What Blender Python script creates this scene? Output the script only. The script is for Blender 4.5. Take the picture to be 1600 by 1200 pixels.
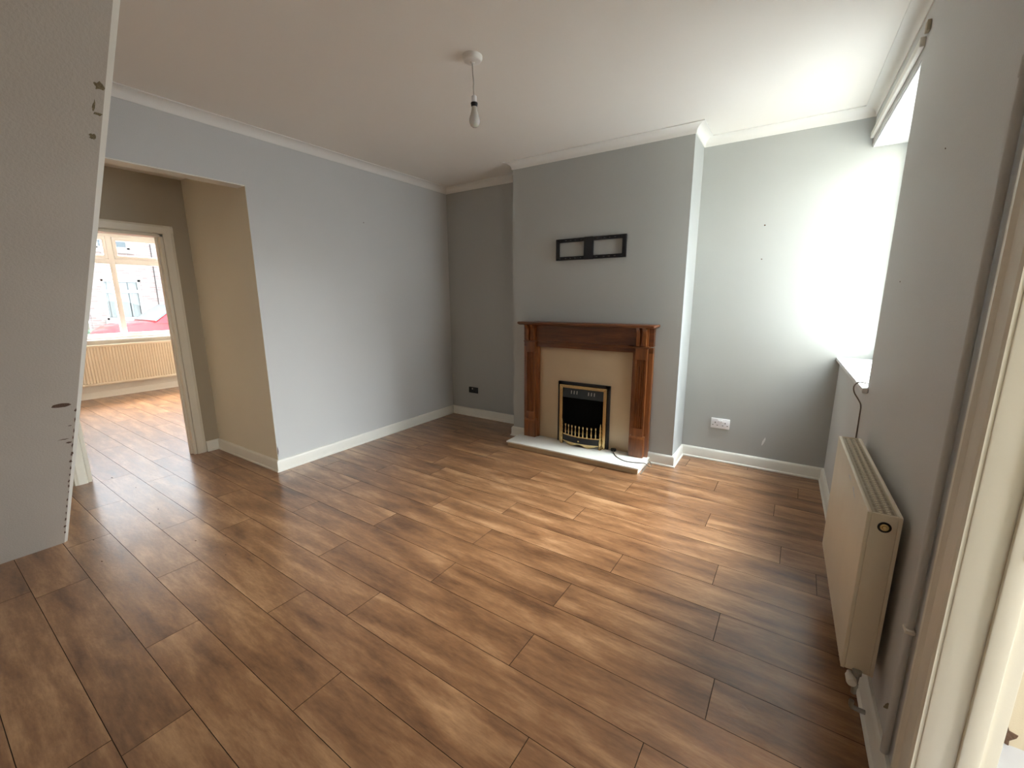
import bpy, bmesh, math, random
from mathutils import Matrix, Vector

for o in list(bpy.data.objects):
    bpy.data.objects.remove(o)
SC = bpy.context.scene
COL = SC.collection
R = random.Random(7)

# ------------------------------------------------------------------ camera
F_PX = 661.43
PITCH, ROLL, YAW = -0.19977, -0.00552, -0.58035
CAM = Vector((3.4651, -3.9302, 1.41))
fwd = Vector((math.sin(YAW) * math.cos(PITCH), math.cos(YAW) * math.cos(PITCH), math.sin(PITCH)))
rgt = Vector((math.cos(YAW), -math.sin(YAW), 0))
upv = rgt.cross(fwd)
cr, sr = math.cos(ROLL), math.sin(ROLL)
r2, u2 = cr * rgt + sr * upv, -sr * rgt + cr * upv
cam_d = bpy.data.cameras.new('camera')
cam = bpy.data.objects.new('camera', cam_d)
COL.objects.link(cam)
cam_d.sensor_fit = 'HORIZONTAL'
cam_d.sensor_width = 36.0
cam_d.lens = F_PX / 1600 * 36.0
cam_d.clip_start = 0.02
cam.matrix_world = Matrix(((r2.x, u2.x, -fwd.x, CAM.x), (r2.y, u2.y, -fwd.y, CAM.y),
                           (r2.z, u2.z, -fwd.z, CAM.z), (0, 0, 0, 1)))
SC.camera = cam

# ------------------------------------------------------------------ sky, daylight, exposure
w = bpy.data.worlds.new('overcast_sky')
SC.world = w
w.use_nodes = True
w.node_tree.nodes['Background'].inputs[0].default_value = (0.82, 0.92, 1.0, 1)
w.node_tree.nodes['Background'].inputs[1].default_value = 3.6


def area(name, loc, target, sx, sy, power, col):
    d = bpy.data.lights.new(name, 'AREA')
    d.shape = 'RECTANGLE'
    d.size, d.size_y = sx, sy
    d.energy = power
    d.color = col
    o = bpy.data.objects.new(name, d)
    COL.objects.link(o)
    o.location = loc
    o.rotation_euler = (Vector(target) - Vector(loc)).to_track_quat('-Z', 'Y').to_euler()
    return o


area('daylight_yard', (5.6, 0.95, 4.0), (3.8, -0.62, 1.4), 2.8, 3.6, 1900, (0.84, 0.94, 1.0))
area('daylight_street', (-7.6, -4.3, 4.0), (-4.7, -1.7, 1.2), 5.0, 2.6, 3800, (1.0, 0.98, 0.95))
area('daylight_kitchen', (7.6, -4.3, 2.6), (5.0, -3.4, 1.2), 2.0, 2.0, 110, (1.0, 0.93, 0.80))

SC.view_settings.view_transform = 'Standard'
SC.view_settings.look = 'None'
SC.view_settings.exposure = 1.06
SC.view_settings.gamma = 1.0
SC.view_settings.use_curve_mapping = False
SC.cycles.use_denoising = True
SC.cycles.max_bounces = 14
SC.cycles.diffuse_bounces = 8
SC.cycles.transparent_max_bounces = 12
SC.cycles.sample_clamp_indirect = 8.0


# ------------------------------------------------------------------ materials
def lin(r, g, b):
    f = lambda c: (c / 255) / 12.92 if c / 255 <= 0.04045 else ((c / 255 + 0.055) / 1.055) ** 2.4
    return (f(r), f(g), f(b), 1)


def new_mat(name):
    m = bpy.data.materials.new(name)
    m.use_nodes = True
    nt = m.node_tree
    return m, nt, nt.nodes['Principled BSDF']


def node(nt, kind, **kw):
    n = nt.nodes.new(kind)
    for k, v in kw.items():
        if hasattr(n, k):
            setattr(n, k, v)
        else:
            n.inputs[k.replace('_', ' ')].default_value = v
    return n


def paint(name, col, rough=0.6, var=0.06, scale=3.0, bump=0.02, bscale=180.0, spec=0.4, metal=0.0):
    """painted or plain surface with slight blotchiness and fine relief"""
    m, nt, b = new_mat(name)
    tc = node(nt, 'ShaderNodeTexCoord')
    n1 = node(nt, 'ShaderNodeTexNoise', Scale=scale, Detail=4.0)
    nt.links.new(tc.outputs['Object'], n1.inputs['Vector'])
    mix = node(nt, 'ShaderNodeMix', data_type='RGBA')
    c = Vector(col[:3])
    mix.inputs['A'].default_value = (*(c * (1 - var)), 1)
    mix.inputs['B'].default_value = (*[min(1, x) for x in c * (1 + var)], 1)
    nt.links.new(n1.outputs['Fac'], mix.inputs['Factor'])
    nt.links.new(mix.outputs['Result'], b.inputs['Base Color'])
    b.inputs['Roughness'].default_value = rough
    b.inputs['Specular IOR Level'].default_value = spec
    b.inputs['Metallic'].default_value = metal
    if bump:
        n2 = node(nt, 'ShaderNodeTexNoise', Scale=bscale, Detail=3.0)
        nt.links.new(tc.outputs['Object'], n2.inputs['Vector'])
        bp = node(nt, 'ShaderNodeBump', Strength=bump * 10, Distance=0.002)
        nt.links.new(n2.outputs['Fac'], bp.inputs['Height'])
        nt.links.new(bp.outputs['Normal'], b.inputs['Normal'])
    return m


M = {}
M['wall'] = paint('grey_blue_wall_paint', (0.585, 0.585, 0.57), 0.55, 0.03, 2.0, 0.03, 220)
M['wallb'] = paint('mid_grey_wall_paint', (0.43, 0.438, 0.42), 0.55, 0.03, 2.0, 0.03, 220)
M['frontwall'] = paint('pale_front_room_paint', (0.74, 0.71, 0.64), 0.6, 0.03, 2.0, 0.03, 200)
M['stair'] = paint('grey_stair_plaster', (0.53, 0.485, 0.42), 0.65, 0.05, 4.0, 0.05, 150)
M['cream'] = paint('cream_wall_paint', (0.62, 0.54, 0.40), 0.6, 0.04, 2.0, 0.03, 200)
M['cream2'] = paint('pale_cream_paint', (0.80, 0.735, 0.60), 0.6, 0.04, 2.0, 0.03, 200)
M['taupe'] = paint('taupe_paint', (0.40, 0.345, 0.255), 0.6, 0.04, 2.0, 0.03, 200)  # one even tone, darker than the cream passage walls
M['ceil'] = paint('ceiling_paint', (0.86, 0.825, 0.765), 0.75, 0.02, 1.5, 0.02, 200)
M['trim'] = paint('white_gloss_trim', (0.80, 0.775, 0.70), 0.35, 0.04, 6.0, 0.02, 60)
M['cove'] = paint('white_coving', (0.80, 0.785, 0.74), 0.6, 0.02, 4.0, 0.02, 120)
M['doorframe'] = paint('ivory_gloss_paint', (0.80, 0.755, 0.64), 0.38, 0.05, 7.0, 0.03, 50)
M['rad'] = paint('cream_radiator_enamel', (0.78, 0.70, 0.55), 0.4, 0.05, 9.0, 0.01, 90)
M['grille'] = paint('tan_grille_steel', (0.40, 0.33, 0.22), 0.5, 0.1, 30.0, 0.02, 90)
M['slot'] = paint('shadowed_grille_slot', (0.24, 0.19, 0.12), 0.6, 0.1, 30.0, 0)
M['upvc'] = paint('white_upvc', (0.85, 0.86, 0.84), 0.3, 0.02, 5.0, 0)
M['sill'] = paint('white_sill_board', (0.74, 0.75, 0.74), 0.3, 0.02, 5.0, 0)
M['black'] = paint('black_satin_metal', (0.012, 0.013, 0.016), 0.4, 0.2, 30.0, 0.01, 300)
M['charcoal'] = paint('charcoal_cast_metal', (0.03, 0.04, 0.045), 0.4, 0.2, 20.0, 0.02, 200)
M['void'] = paint('soot_black_lining', (0.004, 0.004, 0.004), 0.8, 0.2, 30.0, 0, 1, 0.05)
M['brass'] = paint('polished_brass', (0.66, 0.50, 0.25), 0.26, 0.08, 25.0, 0.01, 120, 0.5, 1.0)
M['chrome'] = paint('dull_steel', (0.45, 0.45, 0.43), 0.35, 0.1, 30.0, 0, 1, 0.5, 1.0)
M['marble'] = paint('ivory_marble', (0.86, 0.84, 0.76), 0.18, 0.04, 5.0, 0)
M['panel'] = paint('beige_marble_back_panel', (0.55, 0.42, 0.27), 0.3, 0.06, 6.0, 0.01, 60)
M['plastic'] = paint('white_plastic', (0.82, 0.81, 0.82), 0.35, 0.02, 9.0, 0)
M['flex'] = paint('grey_brown_flex', (0.17, 0.14, 0.11), 0.5, 0.1, 50.0, 0)
M['rubber'] = paint('black_rubber', (0.015, 0.014, 0.013), 0.5, 0.1, 50.0, 0)
M['chip'] = paint('brown_bare_plaster', (0.12, 0.07, 0.045), 0.9, 0.35, 60.0, 0.2, 200)
M['chip2'] = paint('olive_glue_residue', (0.20, 0.16, 0.09), 0.9, 0.5, 70.0, 0.2, 200)
M['scuff'] = paint('white_filler', (0.7, 0.7, 0.68), 0.8, 0.1, 60.0, 0.1, 200)
M['under'] = paint('dark_underlay', (0.012, 0.008, 0.006), 0.9, 0.2, 20.0, 0)
M['groove'] = paint('dark_board_edge', (0.035, 0.02, 0.012), 0.8, 0.2, 20.0, 0, 1, 0.1)
M['ktile'] = paint('pale_blue_grey_vinyl', (0.55, 0.57, 0.62), 0.35, 0.06, 8.0, 0.01, 60)
M['bulbplastic'] = paint('grey_white_bulb_body', (0.52, 0.50, 0.45), 0.4, 0.03, 20.0, 0)
M['road'] = paint('grey_tarmac', (0.16, 0.16, 0.16), 0.9, 0.2, 30.0, 0.1, 100)
M['pave'] = paint('pale_paving', (0.42, 0.40, 0.38), 0.9, 0.1, 10.0, 0.1, 100)
M['yard'] = paint('grey_yard_concrete', (0.22, 0.21, 0.20), 0.9, 0.15, 8.0, 0.1, 60)
M['stone'] = paint('pale_sandstone', (0.27, 0.26, 0.245), 0.9, 0.1, 10.0, 0.1, 60)
M['carred'] = paint('red_car_paint', (0.20, 0.006, 0.011), 0.2, 0.02, 3.0, 0, 1, 0.6)
M['carglass'] = paint('tinted_car_glass', (0.05, 0.065, 0.07), 0.08, 0.02, 3.0, 0, 1, 0.8)
M['tyre'] = paint('tyre_rubber', (0.02, 0.02, 0.02), 0.8, 0.1, 30.0, 0)
M['blind'] = paint('pale_vertical_blind', (0.22, 0.25, 0.245), 0.8, 0.04, 5.0, 0)
M['farglass'] = paint('dark_house_glass', (0.04, 0.06, 0.07), 0.1, 0.2, 3.0, 0, 1, 0.8)
M['fardoor'] = paint('cream_house_door', (0.24, 0.23, 0.18), 0.5, 0.05, 5.0, 0)
M['greenbin'] = paint('pale_green_plastic', (0.15, 0.25, 0.17), 0.6, 0.05, 5.0, 0)


def m_glass():
    m, nt, b = new_mat('window_glass')
    nt.nodes.remove(b)
    tr = node(nt, 'ShaderNodeBsdfTransparent')
    gl = node(nt, 'ShaderNodeBsdfGlossy', Roughness=0.0)
    fr = node(nt, 'ShaderNodeFresnel', IOR=1.45)
    ge = node(nt, 'ShaderNodeNewGeometry')
    io = node(nt, 'ShaderNodeMapRange')          # thin pane: the same reflection from either side
    io.inputs['To Min'].default_value, io.inputs['To Max'].default_value = 1.45, 1 / 1.45
    nt.links.new(ge.outputs['Backfacing'], io.inputs['Value'])
    nt.links.new(io.outputs['Result'], fr.inputs['IOR'])
    mx = node(nt, 'ShaderNodeMixShader')
    nt.links.new(fr.outputs[0], mx.inputs[0])
    nt.links.new(tr.outputs[0], mx.inputs[1])
    nt.links.new(gl.outputs[0], mx.inputs[2])
    nt.links.new(mx.outputs[0], nt.nodes['Material Output'].inputs[0])
    return m


M['glass'] = m_glass()


def m_bulb():
    m, nt, b = new_mat('frosted_bulb_dome')
    b.inputs['Base Color'].default_value = (0.85, 0.83, 0.78, 1)
    b.inputs['Roughness'].default_value = 0.18
    b.inputs['Transmission Weight'].default_value = 0.35
    b.inputs['Subsurface Weight'].default_value = 0.2
    tc = node(nt, 'ShaderNodeTexCoord')
    n = node(nt, 'ShaderNodeTexNoise', Scale=40.0)
    nt.links.new(tc.outputs['Object'], n.inputs['Vector'])
    rr = node(nt, 'ShaderNodeMapRange')
    rr.inputs['To Min'].default_value, rr.inputs['To Max'].default_value = 0.14, 0.24
    nt.links.new(n.outputs['Fac'], rr.inputs['Value'])
    nt.links.new(rr.outputs['Result'], b.inputs['Roughness'])
    return m


M['bulb'] = m_bulb()


def m_wood(name, dark, mid, light, stretch, rough=0.32, scale=5.0, random_shift=False, coat=0.0, bump=0.15, contrast=(0.30, 0.52, 0.74)):
    m, nt, b = new_mat(name)
    tc = node(nt, 'ShaderNodeTexCoord')
    vec = tc.outputs['Object']
    if random_shift:
        oi = node(nt, 'ShaderNodeObjectInfo')
        mu = node(nt, 'ShaderNodeMath', operation='MULTIPLY')
        mu.inputs[1].default_value = 57.0
        nt.links.new(oi.outputs['Random'], mu.inputs[0])
        cb = node(nt, 'ShaderNodeCombineXYZ')
        nt.links.new(mu.outputs[0], cb.inputs[0])
        nt.links.new(mu.outputs[0], cb.inputs[1])
        ad = node(nt, 'ShaderNodeVectorMath', operation='ADD')
        nt.links.new(vec, ad.inputs[0])
        nt.links.new(cb.outputs[0], ad.inputs[1])
        vec = ad.outputs[0]
    mp = node(nt, 'ShaderNodeMapping')
    mp.inputs['Scale'].default_value = stretch
    nt.links.new(vec, mp.inputs['Vector'])
    n1 = node(nt, 'ShaderNodeTexNoise', Scale=scale, Detail=4.0, Roughness=0.55, Distortion=0.25)
    nt.links.new(mp.outputs[0], n1.inputs['Vector'])
    n2 = node(nt, 'ShaderNodeTexNoise', Scale=scale * 7, Detail=4.0, Roughness=0.7)
    nt.links.new(mp.outputs[0], n2.inputs['Vector'])
    m1 = node(nt, 'ShaderNodeMath', operation='MULTIPLY_ADD')
    m1.inputs[1].default_value = 0.28
    nt.links.new(n2.outputs['Fac'], m1.inputs[0])
    m2 = node(nt, 'ShaderNodeMath', operation='MULTIPLY')
    m2.inputs[1].default_value = 0.74
    nt.links.new(n1.outputs['Fac'], m2.inputs[0])
    nt.links.new(m2.outputs[0], m1.inputs[2])
    fac = m1.outputs[0]
    if random_shift:
        m3 = node(nt, 'ShaderNodeMath', operation='MULTIPLY_ADD')
        m3.inputs[1].default_value = 0.09
        m4 = node(nt, 'ShaderNodeMath', operation='SUBTRACT')
        m4.inputs[1].default_value = 0.045
        nt.links.new(oi.outputs['Random'], m3.inputs[0])
        nt.links.new(fac, m3.inputs[2])
        nt.links.new(m3.outputs[0], m4.inputs[0])
        fac = m4.outputs[0]
    cr_ = node(nt, 'ShaderNodeValToRGB')
    e = cr_.color_ramp.elements
    e[0].position, e[0].color = contrast[0], dark
    e[1].position, e[1].color = contrast[2], light
    x = cr_.color_ramp.elements.new(contrast[1])
    x.color = mid
    nt.links.new(fac, cr_.inputs[0])
    nt.links.new(cr_.outputs[0], b.inputs['Base Color'])
    b.inputs['Roughness'].default_value = rough
    b.inputs['Coat Weight'].default_value = coat
    b.inputs['Coat Roughness'].default_value = 0.2
    bp = node(nt, 'ShaderNodeBump', Strength=bump, Distance=0.003)
    nt.links.new(n2.outputs['Fac'], bp.inputs['Height'])
    last = bp
    if random_shift:            # hand scraped ripples across the boards
        n3 = node(nt, 'ShaderNodeTexNoise', Scale=26.0, Detail=2.0, Distortion=1.2)
        nt.links.new(vec, n3.inputs['Vector'])
        bp2 = node(nt, 'ShaderNodeBump', Strength=0.22, Distance=0.004)
        nt.links.new(n3.outputs['Fac'], bp2.inputs['Height'])
        nt.links.new(bp.outputs[0], bp2.inputs['Normal'])
        last = bp2
    nt.links.new(last.outputs[0], b.inputs['Normal'])
    return m


M['plank'] = m_wood('brown_laminate', lin(94, 62, 39), lin(138, 97, 64), lin(182, 139, 99), (0.9, 4.4, 4.4), 0.33, 2.6, True, 0.6, 0.10, (0.33, 0.52, 0.71))
M['maho'] = m_wood('stained_mahogany', lin(80, 41, 15), lin(124, 70, 31), lin(150, 93, 47), (12, 12, 1.2), 0.33, 3.0, False, 0.3, 0.06)
M['mahoh'] = m_wood('stained_mahogany_rail', lin(66, 32, 11), lin(102, 55, 23), lin(130, 77, 37), (1.2, 12, 12), 0.33, 3.0, False, 0.3, 0.06)


def m_brick():
    m, nt, b = new_mat('pale_house_brick')
    tc = node(nt, 'ShaderNodeTexCoord')
    sp = node(nt, 'ShaderNodeSeparateXYZ')
    nt.links.new(tc.outputs['Object'], sp.inputs[0])
    cb = node(nt, 'ShaderNodeCombineXYZ')
    nt.links.new(sp.outputs[1], cb.inputs[0])
    nt.links.new(sp.outputs[2], cb.inputs[1])
    br = node(nt, 'ShaderNodeTexBrick', Scale=1.0)
    br.inputs['Color1'].default_value = (0.20, 0.15, 0.14, 1)
    br.inputs['Color2'].default_value = (0.27, 0.22, 0.205, 1)
    br.inputs['Mortar'].default_value = (0.31, 0.295, 0.285, 1)
    br.inputs['Brick Width'].default_value = 0.225
    br.inputs['Row Height'].default_value = 0.075
    br.inputs['Mortar Size'].default_value = 0.006
    nt.links.new(cb.outputs[0], br.inputs['Vector'])
    nt.links.new(br.outputs['Color'], b.inputs['Base Color'])
    b.inputs['Roughness'].default_value = 0.9
    return m


M['brick'] = m_brick()

# ------------------------------------------------------------------ mesh helpers
XF = Matrix.Identity(4)     # transform baked into the points of what is built


def meta(o, label=None, cat=None, group=None, kind=None):
    if label:
        o['label'] = label
    if cat:
        o['category'] = cat
    if group:
        o['group'] = group
    if kind:
        o['kind'] = kind
    return o


def mesh(name, bm, mat, parent=None, smooth=False, flat_angle=None):
    me = bpy.data.meshes.new(name)
    bmesh.ops.recalc_face_normals(bm, faces=bm.faces)
    if smooth:
        for f in bm.faces:
            f.smooth = True
    bm.transform(XF)
    bm.to_mesh(me)
    bm.free()
    if smooth:
        try:
            me.set_sharp_from_angle(angle=math.radians(40))
        except Exception:
            pass
    mats = mat if isinstance(mat, (list, tuple)) else [mat]
    for k in mats:
        me.materials.append(M[k])
    o = bpy.data.objects.new(name, me)
    COL.objects.link(o)
    if parent:
        o.parent = parent
    return o


def empty(name, loc=(0, 0, 0)):
    o = bpy.data.objects.new(name, None)
    o.empty_display_size = 0.05
    COL.objects.link(o)
    o.location = (0, 0, 0)
    return o


def root_at(name, loc):
    """an Empty at the base of a thing; children keep world coordinates through the inverse"""
    o = bpy.data.objects.new(name, None)
    o.empty_display_size = 0.05
    COL.objects.link(o)
    o.location = XF @ Vector(loc)
    o['_base'] = 1
    return o


def adopt(o, parent):
    """parent o while its baked world coordinates stay put (mesh parents already sit at the identity)"""
    o.parent = parent
    if parent.type == 'EMPTY':
        o.matrix_parent_inverse = Matrix.Translation(parent.location).inverted()
    return o


def add_box(bm, x0, x1, y0, y1, z0, z1, bevel=0.0, seg=2, mi=0):
    r = bmesh.ops.create_cube(bm, size=1.0)
    vs = r['verts']
    for v in vs:
        v.co = Vector((x0 + (v.co.x + .5) * (x1 - x0), y0 + (v.co.y + .5) * (y1 - y0), z0 + (v.co.z + .5) * (z1 - z0)))
    fs = list({f for v in vs for f in v.link_faces})
    for f in fs:
        f.material_index = mi
    if bevel:
        es = list({e for v in vs for e in v.link_edges})
        bmesh.ops.bevel(bm, geom=es, offset=bevel, segments=seg, affect='EDGES', profile=0.5)


def box(name, x0, x1, y0, y1, z0, z1, mat, parent=None, bevel=0.0, seg=2):
    bm = bmesh.new()
    add_box(bm, x0, x1, y0, y1, z0, z1, bevel, seg)
    o = mesh(name, bm, mat, None, smooth=bevel > 0 and seg > 1)
    if parent:
        adopt(o, parent)
    return o


def add_prism(bm, poly, axis, a, b, mi=0):
    """poly of 2D points in the other two axes (in x,y,z order) extruded along axis from a to b"""
    def P(p, t):
        if axis == 0:
            return (t, p[0], p[1])
        if axis == 1:
            return (p[0], t, p[1])
        return (p[0], p[1], t)
    A = [bm.verts.new(P(p, a)) for p in poly]
    B = [bm.verts.new(P(p, b)) for p in poly]
    n = len(poly)
    fs = [bm.faces.new(A), bm.faces.new(B[::-1])]
    for i in range(n):
        fs.append(bm.faces.new((A[i], A[(i + 1) % n], B[(i + 1) % n], B[i])))
    for f in fs:
        f.material_index = mi
    return fs


def prism(name, poly, axis, a, b, mat, parent=None, bevel=0.0, smooth=False):
    bm = bmesh.new()
    add_prism(bm, poly, axis, a, b)
    if bevel:
        bmesh.ops.bevel(bm, geom=list(bm.edges), offset=bevel, segments=2, affect='EDGES', profile=0.5)
    o = mesh(name, bm, mat, None, smooth or bevel > 0)
    if parent:
        adopt(o, parent)
    return o


def add_lathe(bm, prof, c, axis='z', seg=20, mi=0):
    """prof: (radius, height) pairs revolved about a line through c"""
    rings = []
    for r, h in prof:
        ring = []
        for k in range(seg):
            t = 2 * math.pi * k / seg
            a, b = r * math.cos(t), r * math.sin(t)
            d = (a, b, h) if axis == 'z' else ((a, h, b) if axis == 'y' else (h, a, b))
            ring.append(bm.verts.new((c[0] + d[0], c[1] + d[1], c[2] + d[2])))
        rings.append(ring)
    for p, q in zip(rings, rings[1:]):
        for k in range(seg):
            f = bm.faces.new((p[k], p[(k + 1) % seg], q[(k + 1) % seg], q[k]))
            f.material_index = mi
    for rg in (rings[0], rings[-1]):
        try:
            bm.faces.new(rg).material_index = mi
        except ValueError:
            pass


def lathe(name, prof, c, mat, parent=None, axis='z', seg=20):
    bm = bmesh.new()
    add_lathe(bm, prof, c, axis, seg)
    o = mesh(name, bm, mat, None, True)
    if parent:
        adopt(o, parent)
    return o


def smooth_path(pts, n=6):
    P = [Vector(p) for p in pts]
    out = []
    for i in range(len(P) - 1):
        p0, p1, p2, p3 = P[max(i - 1, 0)], P[i], P[i + 1], P[min(i + 2, len(P) - 1)]
        for k in range(n):
            t = k / n
            out.append(0.5 * ((2 * p1) + (p2 - p0) * t + (2 * p0 - 5 * p1 + 4 * p2 - p3) * t * t + (3 * p1 - p0 - 3 * p2 + p3) * t ** 3))
    out.append(P[-1])
    return out


def add_tube(bm, pts, r, seg=8):
    pts = [Vector(p) for p in pts]
    rings = []
    ref = Vector((0.13, 0.31, 0.94))
    for i, p in enumerate(pts):
        d = (pts[min(i + 1, len(pts) - 1)] - pts[max(i - 1, 0)]).normalized()
        a = d.cross(ref)
        if a.length < 1e-3:
            a = d.cross(Vector((1, 0, 0)))
        a.normalize()
        b = d.cross(a)
        rings.append([bm.verts.new(p + r * (math.cos(2 * math.pi * k / seg) * a + math.sin(2 * math.pi * k / seg) * b)) for k in range(seg)])
    for p, q in zip(rings, rings[1:]):
        for k in range(seg):
            bm.faces.new((p[k], p[(k + 1) % seg], q[(k + 1) % seg], q[k]))
    bm.faces.new(rings[0])
    bm.faces.new(rings[-1])


def tube(name, pts, r, mat, parent=None, seg=8):
    bm = bmesh.new()
    add_tube(bm, pts, r, seg)
    o = mesh(name, bm, mat, None, True)
    if parent:
        adopt(o, parent)
    return o


def add_sweep(bm, path, prof, i0, i1):
    """segments i0..i1 of a plan path (x,y); profile (n,z) with n to the right of travel; mitred corners"""
    n = len(path)
    P = [Vector(p) for p in path]
    rings = []
    for i in range(i0, i1 + 1):
        def nor(a, b):
            d = (P[b] - P[a]).normalized()
            return Vector((d.y, -d.x))
        if i == 0:
            m = nor(0, 1)
        elif i == n - 1:
            m = nor(n - 2, n - 1)
        else:
            n1, n2 = nor(i - 1, i), nor(i, i + 1)
            m = (n1 + n2) / (1 + n1.dot(n2))
        rings.append([bm.verts.new((P[i].x + m.x * a, P[i].y + m.y * a, z)) for a, z in prof])
    k = len(prof)
    for p, q in zip(rings, rings[1:]):
        for j in range(k):
            bm.faces.new((p[j], p[(j + 1) % k], q[(j + 1) % k], q[j]))
    bm.faces.new(rings[0])
    bm.faces.new(rings[-1])


def sweep(name, path, prof, i0, i1, mat):
    bm = bmesh.new()
    add_sweep(bm, path, prof, i0, i1)
    return mesh(name, bm, mat, None, True)


def flat_blob(name, c, ux, uy, nrm, ru, rv, thick, mat, parent, seed, n=12, rough=0.35, shape=None):
    """small irregular chip lying on a surface"""
    rr = random.Random(seed)
    ux, uy, nrm, c = Vector(ux).normalized(), Vector(uy).normalized(), Vector(nrm).normalized(), Vector(c)
    bm = bmesh.new()
    pts = shape or [((1 - rough * rr.random()) * math.cos(2 * math.pi * k / n), (1 - rough * rr.random()) * math.sin(2 * math.pi * k / n)) for k in range(n)]
    A = [bm.verts.new(c + ux * a * ru + uy * b * rv) for a, b in pts]
    B = [bm.verts.new(c + nrm * thick + 0.94 * (ux * a * ru + uy * b * rv)) for a, b in pts]
    bm.faces.new(A[::-1])
    bm.faces.new(B)
    for i in range(len(pts)):
        j = (i + 1) % len(pts)
        bm.faces.new((A[i], A[j], B[j], B[i]))
    o = mesh(name, bm, mat)
    adopt(o, parent)
    return o


# ------------------------------------------------------------------ room dimensions (metres)
H = 2.64                      # ceiling
YB = -0.358                   # chimney breast face
XL, XR = 1.143, 2.738         # chimney breast sides
YA = -2.21                    # end of the left wall (passage opening)
XD = -1.06                    # wall with the front-room doorway
ZREV = 2.236                  # head of the passage opening
YS = -3.467                   # far edge of the sloping stair underside
XC, AC = 3.796, 0.0145        # right wall: corner and slight skew
YBACK = -4.45
HZ = 0.056                    # hearth top
WC = Matrix.Translation((XC, 0, 0)) @ Matrix.Rotation(AC, 4, 'Z')   # right wall frame: x<0 into room, y=-distance from corner

# ------------------------------------------------------------------ floor boards
fl = root_at('floor', (0, 0, 0))
meta(fl, 'brown laminate plank floor running from the fireplace room into the front room', 'floor', None, 'structure')
box('underlay', -5.05, 3.90, -4.5, 0.15, -0.05, -0.011, 'under', fl)
PW, PL, PT = 0.1915, 1.292, 0.011
TH = -0.0145
Y0 = -3.520
phase = {-1: 1.838, 0: 0.08, 1: 0.856, 2: 0.30, 3: 0.62, 4: 0.095, 5: 0.776, 6: 1.38, 7: 0.745, 8: 0.224, 9: 0.686,
         10: 1.12, 11: 2.255, 12: 1.853, 13: 1.27, 14: 0.914, 15: 0.53, 16: 1.05, 17: 0.25, 18: 0.70,
         -2: 0.45, -3: 1.05, -4: 0.20, -5: 0.85}
plank_mesh = {}


def plank_data(length):
    key = round(length, 3)
    if key not in plank_mesh:
        bm = bmesh.new()
        g = 0.0004
        b = 0.0008
        x1, y1 = length - g, PW - g
        lo = [(g, g), (x1, g), (x1, y1), (g, y1)]
        hi = [(g + b, g + b), (x1 - b, g + b), (x1 - b, y1 - b), (g + b, y1 - b)]
        A = [bm.verts.new((x, y, -PT)) for x, y in lo]
        B = [bm.verts.new((x, y, -b)) for x, y in lo]
        T = [bm.verts.new((x, y, 0)) for x, y in hi]
        bm.faces.new(T)
        for P, Q in ((A, B), (B, T)):
            for i in range(4):
                bm.faces.new((P[i], P[(i + 1) % 4], Q[(i + 1) % 4], Q[i])).material_index = 1
        me = bpy.data.meshes.new('plank')
        bm.to_mesh(me)
        bm.free()
        me.materials.append(M['plank'])
        me.materials.append(M['groove'])
        plank_mesh[key] = me
    return plank_mesh[key]


ROT = Matrix.Rotation(math.atan(TH), 4, 'Z')
for n in range(-5, 19):
    x = phase[n] - 8 * PL
    while x < 3.9:
        a, b = max(x, -5.0), min(x + PL, 3.90)
        # boards to the right of the stairs and in the rooms
        if b - a > 0.03:
            y = Y0 + n * PW + TH * (a - 2)
            o = bpy.data.objects.new('plank', plank_data(b - a))
            COL.objects.link(o)
            o.matrix_world = Matrix.Translation((a, y, 0)) @ ROT
            o.parent = fl
        x += PL

for k, (gx, gy, gr) in enumerate([(-1.02, -3.02, .010), (-0.05, -3.02, .006), (0.19, -3.09, .006), (0.09, -3.38, .007), (0.42, -3.42, .006), (0.62, -3.05, .007), (0.93, -3.02, .005), (-0.62, -2.98, .005), (-0.30, -2.72, .004)]):
    flat_blob('grit', (gx, gy, 0.0), (1, .4, 0), (-.4, 1, 0), (0, 0, 1), gr, gr * .45, 0.002, 'chip', fl, 300 + k)

# ------------------------------------------------------------------ walls
def struct(o, label, cat):
    return meta(o, label, cat, None, 'structure')


bm = bmesh.new()
add_box(bm, -0.117, 0.0, YA + 0.001, 0.12, -0.05, H)
add_box(bm, -0.117, 0.0, -3.6, YA + 0.001, ZREV, H)
wl = struct(mesh('wall_left', bm, 'wall'), 'plain grey wall left of the chimney breast with a passage opening cut in it', 'wall')
flat_blob('corner_crack', (0.0005, YA + 0.006, 0.17), (0, 1, 0), (0, 0, 1), (1, 0, 0), 0.006, 0.055, 0.002, 'chip', wl, 3, rough=0.7)
flat_blob('nail_hole', (0.0, -1.176, 2.114), (0, 1, 0), (0, 0, 1), (1, 0, 0), 0.005, 0.005, 0.002, 'chip', wl, 4)

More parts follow.
